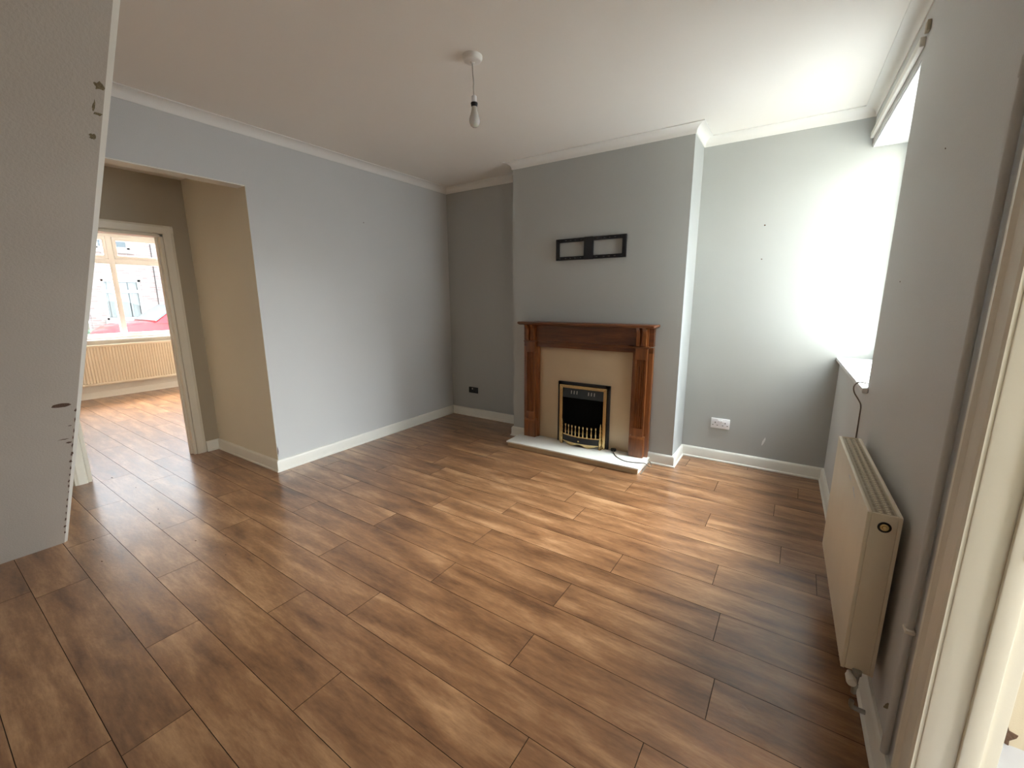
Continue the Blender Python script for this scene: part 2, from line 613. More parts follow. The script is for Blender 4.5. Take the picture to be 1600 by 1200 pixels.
struct(box('trim_8', -0.119, -0.002, YS + 0.01, YA - 0.001, ZREV - 0.008, ZREV - 0.0005, 'trim'), 'white painted strip under the head of the passage opening', 'trim')
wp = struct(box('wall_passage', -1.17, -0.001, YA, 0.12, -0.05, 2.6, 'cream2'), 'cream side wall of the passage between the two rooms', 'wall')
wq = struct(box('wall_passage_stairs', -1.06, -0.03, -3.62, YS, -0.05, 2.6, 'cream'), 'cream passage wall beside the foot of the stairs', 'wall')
struct(box('ceiling_passage', -1.06, -0.117, YS, YA, 2.42, 2.6, 'ceil'), 'white ceiling of the small passage', 'ceiling')
DY0, DY1, DZ = -3.15, -2.405, 1.955          # front-room doorway
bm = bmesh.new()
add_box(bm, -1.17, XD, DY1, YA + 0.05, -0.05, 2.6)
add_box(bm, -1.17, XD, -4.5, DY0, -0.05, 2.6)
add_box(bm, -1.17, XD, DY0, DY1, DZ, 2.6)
struct(mesh('wall_middle', bm, 'taupe'), 'taupe wall holding the doorway to the front room', 'wall')

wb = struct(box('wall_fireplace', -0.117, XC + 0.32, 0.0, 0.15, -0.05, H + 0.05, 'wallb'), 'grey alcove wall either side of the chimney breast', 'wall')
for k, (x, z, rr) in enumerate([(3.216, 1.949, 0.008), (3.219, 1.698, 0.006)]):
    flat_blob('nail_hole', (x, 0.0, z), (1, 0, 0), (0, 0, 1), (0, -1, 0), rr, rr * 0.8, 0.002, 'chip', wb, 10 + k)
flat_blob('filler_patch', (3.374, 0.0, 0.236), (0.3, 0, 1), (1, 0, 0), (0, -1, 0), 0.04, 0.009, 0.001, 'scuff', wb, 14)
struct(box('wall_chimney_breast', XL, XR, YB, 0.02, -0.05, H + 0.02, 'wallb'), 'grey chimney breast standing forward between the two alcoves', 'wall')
struct(box('wall_back', -0.2, 4.1, YBACK - 0.12, YBACK, -0.05, H, 'wall'), 'grey wall closing the room behind the viewer', 'wall')
struct(box('ceiling', -0.117, 4.12, YBACK - 0.1, 0.14, H, H + 0.08, 'ceil'), 'off-white plain ceiling with the bare bulb hanging from it', 'ceiling')

# stair underside: slopes up at 45 degrees into the room, one chamfered edge
bm = bmesh.new()
S0 = -0.016
CH = 0.016
add_prism(bm, [(S0 - 0.04, -0.04), (S0 + H + 0.05, H + 0.05), (S0 - 0.04, H + 0.05)], 1, YBACK - 0.02, YS - CH)
A = [bm.verts.new(p) for p in ((S0 - 0.04, YS - CH, -0.04), (S0 + H + 0.05, YS - CH, H + 0.05), (S0 - 0.04, YS - CH, H + 0.05))]
B = [bm.verts.new(p) for p in ((S0 - 0.04, YS, -0.04 + CH), (S0 + H + 0.05 - CH, YS, H + 0.05), (S0 - 0.04, YS, H + 0.05))]
bm.faces.new(B)
for i in range(3):
    bm.faces.new((A[i], A[(i + 1) % 3], B[(i + 1) % 3], B[i])).material_index = 1
ws = struct(mesh('wall_stairs', bm, ['stair', 'trim']), 'sloping grey underside of the staircase with chipped plaster along its edge', 'stair wall')
UX, NS = (1, 0, 1), (1, 0, -1)


def chip(s, y, rs, ry, mat, seed, rough=0.45):
    flat_blob('plaster_chip', (S0 + s + 0.0, y, s), UX, (0, 1, 0), NS, rs, ry, 0.0012, mat, ws, seed, n=14, rough=rough)


chip(1.945, -3.4945, 0.014, 0.014, 'chip2', 21, 0.6)
chip(1.905, -3.502, 0.022, 0.0035, 'chip2', 22, 0.6)
chip(1.893, -3.493, 0.006, 0.011, 'chip2', 23, 0.6)
chip(1.845, -3.499, 0.012, 0.012, 'chip2', 24, 0.6)
chip(0.985, -3.530, 0.016, 0.034, 'chip', 25, 0.25)
chip(0.872, -3.500, 0.003, 0.007, 'chip', 26)
chip(0.800, -3.515, 0.004, 0.020, 'chip', 27, 0.7)
chip(0.776, -3.499, 0.007, 0.013, 'chip', 28, 0.6)
for k, s in enumerate((0.95, 0.90, 0.84, 0.80, 0.755, 0.70, 0.655, 0.61, 0.565, 0.52, 0.485, 0.44, 0.385, 0.33, 0.275, 0.22, 0.16, 0.10)):
    chip(s, YS - CH - 0.002 - 0.003 * R.random(), 0.016 + 0.014 * R.random(), 0.002 + 0.0045 * R.random(), 'chip', 40 + k, 0.75)

# right wall with window recess and kitchen doorway
XF = WC
WU, WZ0, WZ1 = 1.255, 0.955, 2.402           # window recess
KU0, KU1, KZ = 2.70, 3.52, 2.02              # kitchen doorway
bm = bmesh.new()
add_box(bm, 0, 0.26, -2.15, -WU, -0.05, H + 0.05)
add_box(bm, 0, 0.26, -WU, 0.0, -0.05, WZ0)
add_box(bm, 0, 0.26, -WU, 0.0, WZ1, H + 0.05)
add_box(bm, 0, 0.118, -KU0, -2.15, -0.05, H + 0.05)
add_box(bm, 0, 0.118, -KU1, -KU0, KZ, H + 0.05)
add_box(bm, 0, 0.118, -4.65, -KU1, -0.05, H + 0.05)
wr = struct(mesh('wall_right', bm, 'wall'), 'grey right-hand wall with the window recess and the kitchen doorway', 'wall')
for k, (u, z) in enumerate(((1.91, 1.878), (1.575, 1.468))):
    flat_blob('nail_hole', (0, -u, z), (0, 1, 0.4), (0, -.4, 1), (-1, 0, 0), 0.006, 0.003, 0.001, 'chip', wr, 60 + k)
flat_blob('scuff_mark', (0, -2.42, 0.19), (0, 1, -0.9), (0, .9, 1), (-1, 0, 0), 0.07, 0.012, 0.001, 'chip2', wr, 63, rough=0.6)

# kitchen beyond the doorway
KX1 = 2.3
struct(box('floor_kitchen', 0.09, KX1, -4.65, -2.14, -0.05, 0.0, 'ktile'), 'pale blue-grey vinyl floor seen through the doorway at the right edge', 'floor')
kw = struct(box('wall_kitchen', 0.118, KX1, -2.15, -2.05, 0.0, 2.5, 'cream'), 'cream kitchen wall seen through the doorway at the right edge', 'wall')
flat_blob('plaster_damage', (0.345, -2.15, 0.035), (1, 0, 0), (0, 0, 1), (0, -1, 0), 0.035, 0.05, 0.003, 'chip', kw, 71, rough=0.6)  # dark brown patch of broken plaster at the wall base
bm = bmesh.new()
add_box(bm, KX1, KX1 + 0.15, -4.65, -4.3, 0, 2.5)
add_box(bm, KX1, KX1 + 0.15, -2.5, -2.05, 0, 2.5)
add_box(bm, KX1, KX1 + 0.15, -4.3, -2.5, 0, 0.95)
add_box(bm, KX1, KX1 + 0.15, -4.3, -2.5, 2.3, 2.5)
struct(mesh('wall_kitchen_outer', bm, 'cream'), 'cream outer kitchen wall with a window opening', 'wall')
struct(box('wall_kitchen_end', 0.118, KX1 + 0.15, -4.75, -4.65, 0, 2.5, 'cream'), 'cream end wall of the kitchen', 'wall')
struct(box('ceiling_kitchen', 0.118, KX1 + 0.15, -4.75, -2.05, 2.5, 2.6, 'ceil'), 'white kitchen ceiling', 'ceiling')

# window in the right wall
w2 = root_at('window_2', (0.2, -0.6, WZ0))
struct(w2, 'white framed window in the recess of the right wall above the sill', 'window')
FX0, FX1 = 0.200, 0.255
for nm, a in (('frame_stile', (-0.06, -0.005, WZ0, WZ1)), ('frame_stile', (-WU + 0.005, -WU + 0.06, WZ0, WZ1)),
              ('frame_rail', (-WU + 0.06, -0.06, WZ0 + 0.01, WZ0 + 0.07)), ('frame_rail', (-WU + 0.06, -0.06, WZ1 - 0.06, WZ1 - 0.002)),
              ('mullion', (-0.655, -0.60, WZ0 + 0.07, WZ1 - 0.06))):
    box(nm, FX0, FX1, a[0], a[1], a[2], a[3], 'upvc', w2, 0.006)
box('pane', 0.225, 0.229, -0.60, -0.06, WZ0 + 0.07, WZ1 - 0.06, 'glass', w2)
box('pane', 0.225, 0.229, -WU + 0.06, -0.655, WZ0 + 0.07, WZ1 - 0.06, 'glass', w2)
bm = bmesh.new()
add_box(bm, -0.026, 0.200, -WU + 0.002, -0.002, WZ0 - 0.012, WZ0 + 0.014, 0.006)
add_box(bm, -0.026, -0.001, -WU - 0.035, -WU + 0.01, WZ0 - 0.012, WZ0 + 0.014, 0.005)
adopt(mesh('window_sill', bm, 'sill', None, True), w2)
bm = bmesh.new()                                     # white painted reveal boards
add_box(bm, 0.004, 0.200, -WU + 0.004, -0.004, WZ1 - 0.012, WZ1 - 0.001)
adopt(mesh('soffit_board', bm, 'sill'), w2)
bm = bmesh.new()
add_box(bm, 0.001, 0.200, -WU + 0.001, -WU + 0.008, WZ0 + 0.014, WZ1 - 0.012)
adopt(mesh('reveal_board', bm, 'sill'), w2)

cr_ = root_at('curtain_batten', (0, -0.66, 2.44))
meta(cr_, 'white wooden curtain batten fixed to the wall above the window recess', 'curtain rail')
box('batten', -0.020, -0.0005, -1.28, -0.03, 2.440, 2.480, 'trim', cr_, 0.004)
box('end_bracket', -0.014, -0.0005, -1.34, -1.305, 2.475, 2.515, 'grille', cr_, 0.003)

# kitchen door frame
d1 = root_at('door_1', (0.05, -KU0, 0))
struct(d1, 'ivory painted door frame of the kitchen doorway at the right edge', 'door frame')
arc = [(-0.0005, -2.585), (-0.012, -2.585), (-0.016, -2.592), (-0.017, -2.615), (-0.023, -2.625), (-0.024, -2.633), (-0.017, -2.645), (-0.015, -2.690), (-0.011, -2.698), (-0.0005, -2.698)]
prism('architrave', arc, 2, 0.0, 2.0, 'doorframe', d1)
arc2 = [(x, -KU1 - (y + KU0)) for x, y in arc]
prism('architrave', arc2, 2, 0.0, 2.0, 'doorframe', d1)
prism('architrave_head', [(x, 2.0 - (y + 2.698)) if False else (x, KZ - 0.02 + (y + 2.698)) for x, y in arc], 1, -KU1 - 0.11, -2.585, 'doorframe', d1)
box('lining', -0.004, 0.122, -KU0 - 0.001, -KU0 + 0.02, 0.0, KZ, 'doorframe', d1, 0.003)
box('lining', -0.004, 0.122, -KU1 - 0.02, -KU1 + 0.001, 0.0, KZ, 'doorframe', d1, 0.003)
box('lining_head', -0.004, 0.122, -KU1, -KU0, KZ - 0.002, KZ + 0.02, 'doorframe', d1, 0.003)
box('door_stop', 0.058, 0.093, -KU0 - 0.0125, -KU0 - 0.0005, 0.0, KZ - 0.005, 'doorframe', d1, 0.003)
sp_ = box('strike_plate', 0.078, 0.100, -KU0 - 0.0145, -KU0 - 0.012, 0.88, 0.945, 'chrome', d1, 0.0008)
pp = root_at('heating_pipe', (-0.016, -2.492, 0))
meta(pp, 'painted vertical pipe clipped to the wall beside the kitchen door frame', 'pipe')
tube('pipe', [(-0.012, -2.508, 0.11), (-0.012, -2.508, 0.5), (-0.012, -2.508, 1.2), (-0.012, -2.508, 1.93)], 0.0095, 'wall', pp, 14)
box('pipe_clip', -0.024, -0.001, -2.524, -2.492, 0.514, 0.526, 'trim', pp, 0.004)
lathe('pipe_collar', [(0.010, 1.86), (0.0115, 1.862), (0.0115, 1.90), (0.010, 1.902)], (-0.012, -2.508, 0), 'wall', pp, 'z', 14)
struct(box('ground_yard', 0.30, 6.0, -2.05, 6.0, -0.2, -0.1, 'yard'), 'pale paved yard outside the right window', 'yard')
XF = Matrix.Identity(4)

# ------------------------------------------------------------------ coving and skirting
xc_at = lambda y: XC - AC * y
cove = [(0, H - 0.060), (0.006, H - 0.060), (0.0075, H - 0.052)]
for k in range(1, 7):
    t = k / 7 * math.pi / 2
    cove.append((0.0075 + 0.054 * (1 - math.cos(t)), H - 0.052 + 0.046 * math.sin(t)))
cove += [(0.0615, H - 0.006), (0.068, H - 0.006), (0.068, H + 0.002), (0, H + 0.002)]
path = [(0, YBACK), (0, 0), (XL, 0), (XL, YB), (XR, YB), (XR, 0), (XC, 0), (xc_at(YBACK), YBACK)]
for k, (i0, i1, d) in enumerate([(0, 1, 'along the left wall'), (1, 2, 'in the left alcove'), (2, 3, 'on the left return of the chimney breast'),
                                 (3, 4, 'across the chimney breast'), (4, 5, 'on the lit right return of the chimney breast'),
                                 (5, 6, 'in the right alcove'), (6, 7, 'along the right wall above the window')]):
    struct(sweep('trim_%d' % (k + 1), path, cove, i0, i1, 'cove'), 'white plaster coving ' + d, 'coving')
skirt = [(0, -0.005), (0.027, -0.005), (0.0265, 0.010), (0.019, 0.016), (0.018, 0.082), (0.015, 0.090), (0.009, 0.0966), (0, 0.0966)]
spath = [(-0.0, YA), (0, 0), (XL, 0), (XL, YB), (XR, YB), (XR, 0), (XC, 0), (xc_at(-2.583), -2.583)]
full = [(XD, DY1 + 0.08), (XD, YA), (0, YA), (0, 0), (XL, 0), (XL, YB), (1.30, YB)]
for nm, i0, i1, d in (('baseboard_passage_end', 0, 1, 'short white skirting beside the front-room door frame'),
                      ('baseboard_passage', 1, 2, 'cream-lit skirting along the passage side wall'),
                      ('baseboard_left', 2, 3, 'white skirting along the left wall'),
                      ('baseboard_left_alcove', 3, 4, 'white skirting in the left alcove below the black socket'),
                      ('baseboard_breast_left_return', 4, 5, 'skirting on the left return of the chimney breast'),
                      ('baseboard_breast_left', 5, 6, 'short skirting left of the fire surround')):
    struct(sweep(nm, full, skirt, i0, i1, 'trim'), d, 'skirting')
rpath = [(2.535, YB), (XR, YB), (XR, 0), (XC, 0), (xc_at(-2.583), -2.583)]
for nm, i0, i1, d in (('baseboard_breast_right', 0, 1, 'short skirting right of the fire surround'),
                      ('baseboard_breast_right_return', 1, 2, 'bright skirting on the right return of the chimney breast'),
                      ('baseboard_right_alcove', 2, 3, 'white skirting in the right alcove below the white socket'),
                      ('baseboard_right', 3, 4, 'white skirting along the right wall behind the radiator')):
    struct(sweep(nm, rpath, skirt, i0, i1, 'trim'), d, 'skirting')

# ------------------------------------------------------------------ front-room doorway frame
d2 = root_at('door_2', (XD, (DY0 + DY1) / 2, 0))
struct(d2, 'cream door frame of the open doorway to the front room', 'door frame')
for s, y in ((1, DY1), (-1, DY0)):
    arc = [(XD + 0.0005, y + s * 0.002), (XD + 0.012, y + s * 0.002), (XD + 0.017, y + s * 0.010), (XD + 0.018, y + s * 0.055), (XD + 0.012, y + s * 0.066), (XD + 0.010, y + s * 0.076), (XD + 0.0005, y + s * 0.076)]
    prism('architrave', arc, 2, 0.0, DZ + 0.068, 'doorframe', d2)
    box('lining', -1.176, XD + 0.004, y - (0.022 if s > 0 else -0.0005), y - (0.0005 if s > 0 else -0.022), 0.0, DZ, 'doorframe', d2, 0.002)
    box('door_stop', -1.135, -1.10, y - (0.034 if s > 0 else -0.022), y - (0.022 if s > 0 else -0.034), 0.0, DZ - 0.022, 'doorframe', d2, 0.002)
arc = [(XD + 0.0005, DZ + 0.002), (XD + 0.012, DZ + 0.002), (XD + 0.017, DZ + 0.010), (XD + 0.018, DZ + 0.055), (XD + 0.010, DZ + 0.070), (XD + 0.0005, DZ + 0.070)]
prism('architrave_head', arc, 1, DY0 - 0.076, DY1 + 0.076, 'doorframe', d2)
box('lining_head', -1.176, XD + 0.004, DY0, DY1, DZ - 0.022, DZ - 0.0005, 'doorframe', d2, 0.002)

# ------------------------------------------------------------------ front room
FX = -4.98
WY0, WY1, FZ0, FZ1 = -2.76, -0.66, 0.845, 2.38
bm = bmesh.new()
add_box(bm, FX - 0.28, FX, -4.5, WY0, -0.3, 2.6)
add_box(bm, FX - 0.28, FX, WY1, 0.15, -0.3, 2.6)
add_box(bm, FX - 0.28, FX, WY0, WY1, -0.3, FZ0)
add_box(bm, FX - 0.28, FX, WY0, WY1, FZ1, 2.6)
struct(mesh('wall_front', bm, 'frontwall'), 'cream front wall of the far room around the street window', 'wall')
struct(box('wall_front_side', FX, -1.17, 0.0, 0.12, -0.05, 2.6, 'frontwall'), 'cream side wall of the far room', 'wall')
struct(box('wall_front_near', FX, -1.17, -4.55, -4.43, -0.05, 2.6, 'frontwall'), 'cream near side wall of the far room', 'wall')
struct(box('ceiling_front', FX - 0.2, -1.06, -4.55, 0.12, 2.6, 2.7, 'ceil'), 'white ceiling of the far room', 'ceiling')
struct(sweep('baseboard_front', [(FX, -4.43), (FX, 0.0)], [(n, z * 0.95) for n, z in skirt], 0, 1, 'trim'), 'white skirting under the far room radiator', 'skirting')
w1 = root_at('window_1', (FX - 0.1, -1.7, FZ0))
struct(w1, 'white plastic street window of the far room seen through the doorway', 'window')
X0, X1 = -5.115, -5.055
MY = -1.728
box('frame_stile', X0, X1, WY0, WY0 + 0.065, FZ0, FZ1, 'upvc', w1, 0.006)
box('frame_stile', X0, X1, WY1 - 0.065, WY1, FZ0, FZ1, 'upvc', w1, 0.006)
box('frame_rail', X0, X1, WY0 + 0.065, WY1 - 0.065, FZ0, FZ0 + 0.065, 'upvc', w1, 0.006)
box('frame_rail', X0, X1, WY0 + 0.065, WY1 - 0.065, FZ1 - 0.055, FZ1, 'upvc', w1, 0.006)
box('mullion', X0, X1 + 0.004, MY - 0.036, MY + 0.036, FZ0 + 0.05, FZ1 - 0.04, 'upvc', w1, 0.010)
box('transom', X0, X1 + 0.002, WY0 + 0.06, WY1 - 0.06, 1.953, 2.013, 'upvc', w1, 0.010)
for a, b in ((WY0 + 0.065, MY - 0.036), (MY + 0.036, WY1 - 0.065)):
    cs = box('casement', X0 + 0.01, X1 + 0.012, a, b, 2.013, 2.063, 'upvc', w1, 0.008)
    box('casement_top', X0 + 0.01, X1 + 0.012, a, b, 2.275, FZ1 - 0.05, 'upvc', w1, 0.008)
    box('casement_side', X0 + 0.01, X1 + 0.012, a, a + 0.045, 2.05, 2.29, 'upvc', w1, 0.008)
    box('casement_side', X0 + 0.01, X1 + 0.012, b - 0.045, b, 2.05, 2.29, 'upvc', w1, 0.008)
    m_ = (a + b) / 2 + 0.06
    hd = box('window_handle', X1 + 0.012, X1 + 0.036, m_ - 0.05, m_ + 0.05, 2.030, 2.046, 'upvc', w1, 0.005)
    box('glazing_bead', X0 + 0.012, X1 - 0.002, a, b, 1.938, 1.953, 'upvc', w1, 0.003)
    box('glazing_bead', X0 + 0.012, X1 - 0.002, a, b, FZ0 + 0.065, FZ0 + 0.080, 'upvc', w1, 0.003)
    box('pane', -5.088, -5.084, a, b, FZ0 + 0.065, 1.953, 'glass', w1)
    box('pane', -5.088, -5.084, a + 0.045, b - 0.045, 2.063, 2.275, 'glass', w1)
box('window_sill', X1, FX + 0.035, WY0 + 0.002, WY1 - 0.002, FZ0 - 0.022, FZ0 + 0.004, 'sill', w1, 0.006)

# radiator below the street window
rf = root_at('front_radiator', (FX + 0.05, -1.7, 0.19))
meta(rf, 'wide ribbed cream radiator under the far room street window', 'radiator')
prof = []
ya, yb_ = -2.62, -0.88
npitch = 52
for k in range(npitch):
    p = (yb_ - ya) / npitch
    y = ya + k * p
    prof += [(FX + 0.082, y), (FX + 0.082, y + p * 0.55), (FX + 0.0745, y + p * 0.68), (FX + 0.0745, y + p * 0.90)]
prof += [(FX + 0.082, yb_), (FX + 0.068, yb_), (FX + 0.068, ya)]
bm = bmesh.new()
add_prism(bm, prof, 2, 0.225, 0.745)
adopt(mesh('ribbed_panel', bm, 'rad'), rf)
box('top_channel', FX + 0.060, FX + 0.086, ya, yb_, 0.742, 0.778, 'rad', rf, 0.006)
box('bottom_channel', FX + 0.060, FX + 0.086, ya, yb_, 0.193, 0.228, 'rad', rf, 0.006)
box('bracket', FX + 0.0005, FX + 0.070, ya + 0.25, ya + 0.28, 0.24, 0.72, 'rad', rf)
box('bracket', FX + 0.0005, FX + 0.070, yb_ - 0.28, yb_ - 0.25, 0.24, 0.72, 'rad', rf)

# ------------------------------------------------------------------ hearth, back panel, fire surround
he = root_at('hearth', (1.912, -0.52, 0))
meta(he, 'low ivory marble hearth slab in front of the fireplace', 'hearth')
box('hearth_top', 1.269, 2.555, -0.688, YB - 0.001, 0.041, HZ, 'marble', he, 0.003)
box('riser', 1.280, 2.545, -0.678, -0.662, 0.0, 0.041, 'panel', he)
box('riser_side', 1.280, 1.296, -0.662, YB - 0.02, 0.0, 0.041, 'panel', he)
box('riser_side', 2.529, 2.545, -0.662, YB - 0.02, 0.0, 0.041, 'marble', he)
bp_ = box('back_panel', 1.4655, 2.3745, -0.374, YB - 0.0005, HZ + 0.0005, 0.9545, 'panel', None, 0.001)
meta(bp_, 'beige marble-effect panel behind the electric fire', 'panel')

fs = root_at('fire_surround', (1.92, YB, HZ))
meta(fs, 'brown wooden fire surround with mantel shelf, corbels and fluted pilasters', 'fireplace')
CX = 1.92
YBK, YP, YPL = -0.405, -0.434, -0.446        # backing frame, pilaster, plinth fronts
bm = bmesh.new()                              # mantel shelf with rounded corners and moulded edge
sx0, sx1, sy0 = 1.275, 2.572, -0.508
pl = [(sx0, YB - 0.001)]
for k in range(7):
    t = math.pi + k / 6 * math.pi / 2
    pl.append((sx0 + 0.022 + 0.022 * math.cos(t), sy0 + 0.022 + 0.022 * math.sin(t)))
for k in range(7):
    t = 1.5 * math.pi + k / 6 * math.pi / 2
    pl.append((sx1 - 0.022 + 0.022 * math.cos(t), sy0 + 0.022 + 0.022 * math.sin(t)))
pl.append((sx1, YB - 0.001))
lay = [(0.012, 1.166), (0.006, 1.171), (0.0, 1.176), (0.0, 1.188), (0.005, 1.193)]
rings = []
for ins, z in lay:
    rings.append([bm.verts.new((CX + (x - CX) * (1 - ins / 0.65), YB - 0.001 + (y - YB + 0.001) * (1 - ins / 0.15), z)) for x, y in pl])
for p, q in zip(rings, rings[1:]):
    for k in range(len(pl)):
        j = (k + 1) % len(pl)
        bm.faces.new((p[k], p[j], q[j], q[k]))
bm.faces.new(rings[0])
bm.faces.new(rings[-1])
adopt(mesh('mantel_shelf', bm, 'mahoh', None, True), fs)
box('frieze', 1.30, 2.541, YBK, YB - 0.001, 1.012, 1.166, 'mahoh', fs)
box('frieze_rail', 1.30, 2.541, YBK - 0.001, YB - 0.001, 0.955, 1.002, 'mahoh', fs, 0.002)
bm = bmesh.new()                              # thin moulding below the frieze, stepping round the pilasters
for a, b, y in ((1.322, 1.455, YP - 0.018), (1.455, 2.385, YBK - 0.014), (2.385, 2.518, YP - 0.018)):
    add_box(bm, a, b, y, YBK + 0.02, 1.001, 1.013, 0.003)
adopt(mesh('frieze_moulding', bm, 'mahoh', None, True), fs)
for s in (-1, 1):
    X = lambda a: CX + s * a
    lo = lambda a, b: (min(X(a), X(b)), max(X(a), X(b)))
    a, b = lo(0.455, 0.621)
    box('backing_stile', a, b, YBK, YB - 0.001, HZ, 0.956, 'maho', fs, 0.002)
    # pilaster with flutes
    a, b = lo(0.482, 0.582)
    nfl = 4
    poly = [(a, YBK + 0.001), (a, YP)]
    pr = [(a, YP)]
    wid = b - a
    for k in range(nfl):
        c = a + wid * (0.22 + 0.56 * k / (nfl - 1))
        for t in range(5):
            th = math.pi * t / 4
            pr.append((c - 0.0078 * math.cos(th), YP + 0.0105 * math.sin(th)))
    pr += [(b, YP), (b, YBK + 0.001), (a, YBK + 0.001)]
    pil = prism('pilaster', pr, 2, 0.31, 0.90, 'maho', fs)
    box('pilaster_cap', a, b, YP, YBK + 0.001, 0.90, 1.001, 'maho', fs, 0.0015)
    box('pilaster_foot', a, b, YP, YBK + 0.001, 0.235, 0.31, 'maho', fs, 0.0015)
    a2, b2 = lo(0.468, 0.594)
    bm = bmesh.new()
    add_box(bm, a2, b2, YPL - 0.004, YBK + 0.001, HZ, 0.225, 0.002)
    add_prism(bm, [(YBK, 0.224), (YPL - 0.004, 0.224), (YP, 0.240), (YBK, 0.240)], 0, a2, b2)
    adopt(mesh('plinth', bm, 'maho'), fs)
    # corbel pair: two S-shaped brackets on a block
    box('corbel_block', a, b, YP + 0.008, YBK + 0.001, 1.013, 1.166, 'maho', fs)
    for c in (0.505, 0.559):
        sc_ = []
        for k in range(13):
            z = 1.014 + (1.166 - 1.014) * k / 12
            t = k / 12
            out = 0.008 + 0.036 * (t ** 2) + 0.012 * math.sin(t * math.pi * 2.1) * (1 - 0.3 * t)
            sc_.append((YP - 0.002 - max(out, 0.002), z))
        sc_ += [(YP + 0.009, 1.166), (YP + 0.009, 1.014)]
        c0, c1 = lo(c - 0.014, c + 0.014)
        prism('corbel', sc_, 0, c0, c1, 'maho', fs, 0.0, True)

# ------------------------------------------------------------------ electric fire
ef = root_at('electric_fire', (1.93, -0.40, HZ))
meta(ef, 'black and brass electric fire inset standing on the hearth', 'electric fire')
fx0, fx1, fz1 = 1.676, 2.186, 0.642
bm = bmesh.new()
add_box(bm, fx0, fx0 + 0.045, -0.402, -0.3745, HZ, fz1, 0.002, 1)
add_box(bm, fx1 - 0.045, fx1, -0.402, -0.3745, HZ, fz1, 0.002, 1)
add_box(bm, fx0, fx1, -0.402, -0.3745, fz1 - 0.045, fz1, 0.002, 1)
adopt(mesh('outer_flange', bm, 'black'), ef)
bx0, bx1, bz1 = 1.705, 2.166, 0.620
bm = bmesh.new()
tw = 0.030
for q in (((bx0, HZ), (bx0 + tw, HZ), (bx0 + tw, bz1 - tw), (bx0, bz1)),
          ((bx1, HZ), (bx1 - tw, HZ), (bx1 - tw, bz1 - tw), (bx1, bz1)),
          ((bx0, bz1), (bx0 + tw, bz1 - tw), (bx1 - tw, bz1 - tw), (bx1, bz1))):
    add_prism(bm, list(q), 1, -0.428, -0.400)
bmesh.ops.bevel(bm, geom=[e for e in bm.edges], offset=0.003, segments=1, affect='EDGES')
adopt(mesh('brass_trim', bm, 'brass'), ef)
bm = bmesh.new()
add_box(bm, bx0 + tw, bx1 - tw, -0.3765, -0.3747, HZ, bz1 - tw)
add_box(bm, bx0 + tw - 0.012, bx0 + tw + 0.003, -0.41, -0.3747, HZ, bz1 - tw)
add_box(bm, bx1 - tw - 0.003, bx1 - tw + 0.012, -0.41, -0.3747, HZ, bz1 - tw)
adopt(mesh('firebox_lining', bm, 'void'), ef)
hx0, hx1 = bx0 + tw + 0.004, bx1 - tw - 0.004
hood = prism('hood', [(-0.378, bz1 - tw), (-0.412, bz1 - tw), (-0.425, 0.505), (-0.420, 0.500), (-0.378, 0.500)], 0, hx0, hx1, 'charcoal', ef)
for g in (-0.085, 0.085):
    for k in (-1, 0, 1):
        c = (hx0 + hx1) / 2 + g + k * 0.028
        v = prism('vent_slot', [(-0.4150, 0.568), (-0.4185, 0.567), (-0.4220, 0.538), (-0.4185, 0.537)], 0, c - 0.004, c + 0.004, 'chrome', None)
        adopt(v, ef)


def bow(x, depth=0.045, y=-0.440):
    t = (x - 1.937) / 0.19
    return y - depth * max(0, 1 - t * t)


bm = bmesh.new()                                  # coal bed
add_box(bm, hx0 + 0.01, hx1 - 0.01, -0.43, -0.378, 0.14, 0.165, 0.004)
adopt(mesh('grate_tray', bm, 'void'), ef)
NB = 24


def bowed(name, x0, x1, za, zb, t, mat, dz=None, off=0.0):
    bm = bmesh.new()
    rows = []
    for k in range(NB + 1):
        x = x0 + (x1 - x0) * k / NB
        y = bow(x) + off
        z0 = za if dz is None else za + dz(k / NB)
        rows.append([bm.verts.new(p) for p in ((x, y, z0), (x, y + t, z0), (x, y + t, zb), (x, y, zb))])
    for p, q in zip(rows, rows[1:]):
        for j in range(4):
            bm.faces.new((p[j], p[(j + 1) % 4], q[(j + 1) % 4], q[j]))
    bm.faces.new(rows[0])
    bm.faces.new(rows[-1])
    o = mesh(name, bm, mat)
    adopt(o, ef)
    return o


bowed('ash_panel', 1.757, 2.117, 0.078, 0.148, 0.006, 'black')
bowed('grate_rail', 1.757, 2.117, 0.148, 0.158, 0.010, 'brass', None, -0.002)
bowed('fret', 1.757, 2.117, 0.083, 0.092, 0.005, 'brass', lambda t: 0.012 * math.cos(4 * math.pi * t) - 0.012, -0.004)
kx, ky = 1.937, bow(1.937)
lathe('ash_knob', [(0.004, -0.014), (0.008, -0.012), (0.008, -0.006), (0.004, -0.003), (0.004, 0.002)], (kx, ky, 0.116), 'brass', ef, 'y', 10)
spin = [(0.0085, 0.150), (0.0095, 0.158), (0.0085, 0.166), (0.005, 0.170), (0.0075, 0.185), (0.008, 0.196), (0.005, 0.215), (0.0038, 0.228), (0.0042, 0.236), (0.0075, 0.241), (0.0088, 0.248), (0.0070, 0.256), (0.002, 0.259)]
for k in range(9):
    x = 1.787 + (2.087 - 1.787) * k / 8
    lathe('spindle', spin, (x, bow(x) + 0.004, 0), 'brass', ef, 'z', 10)
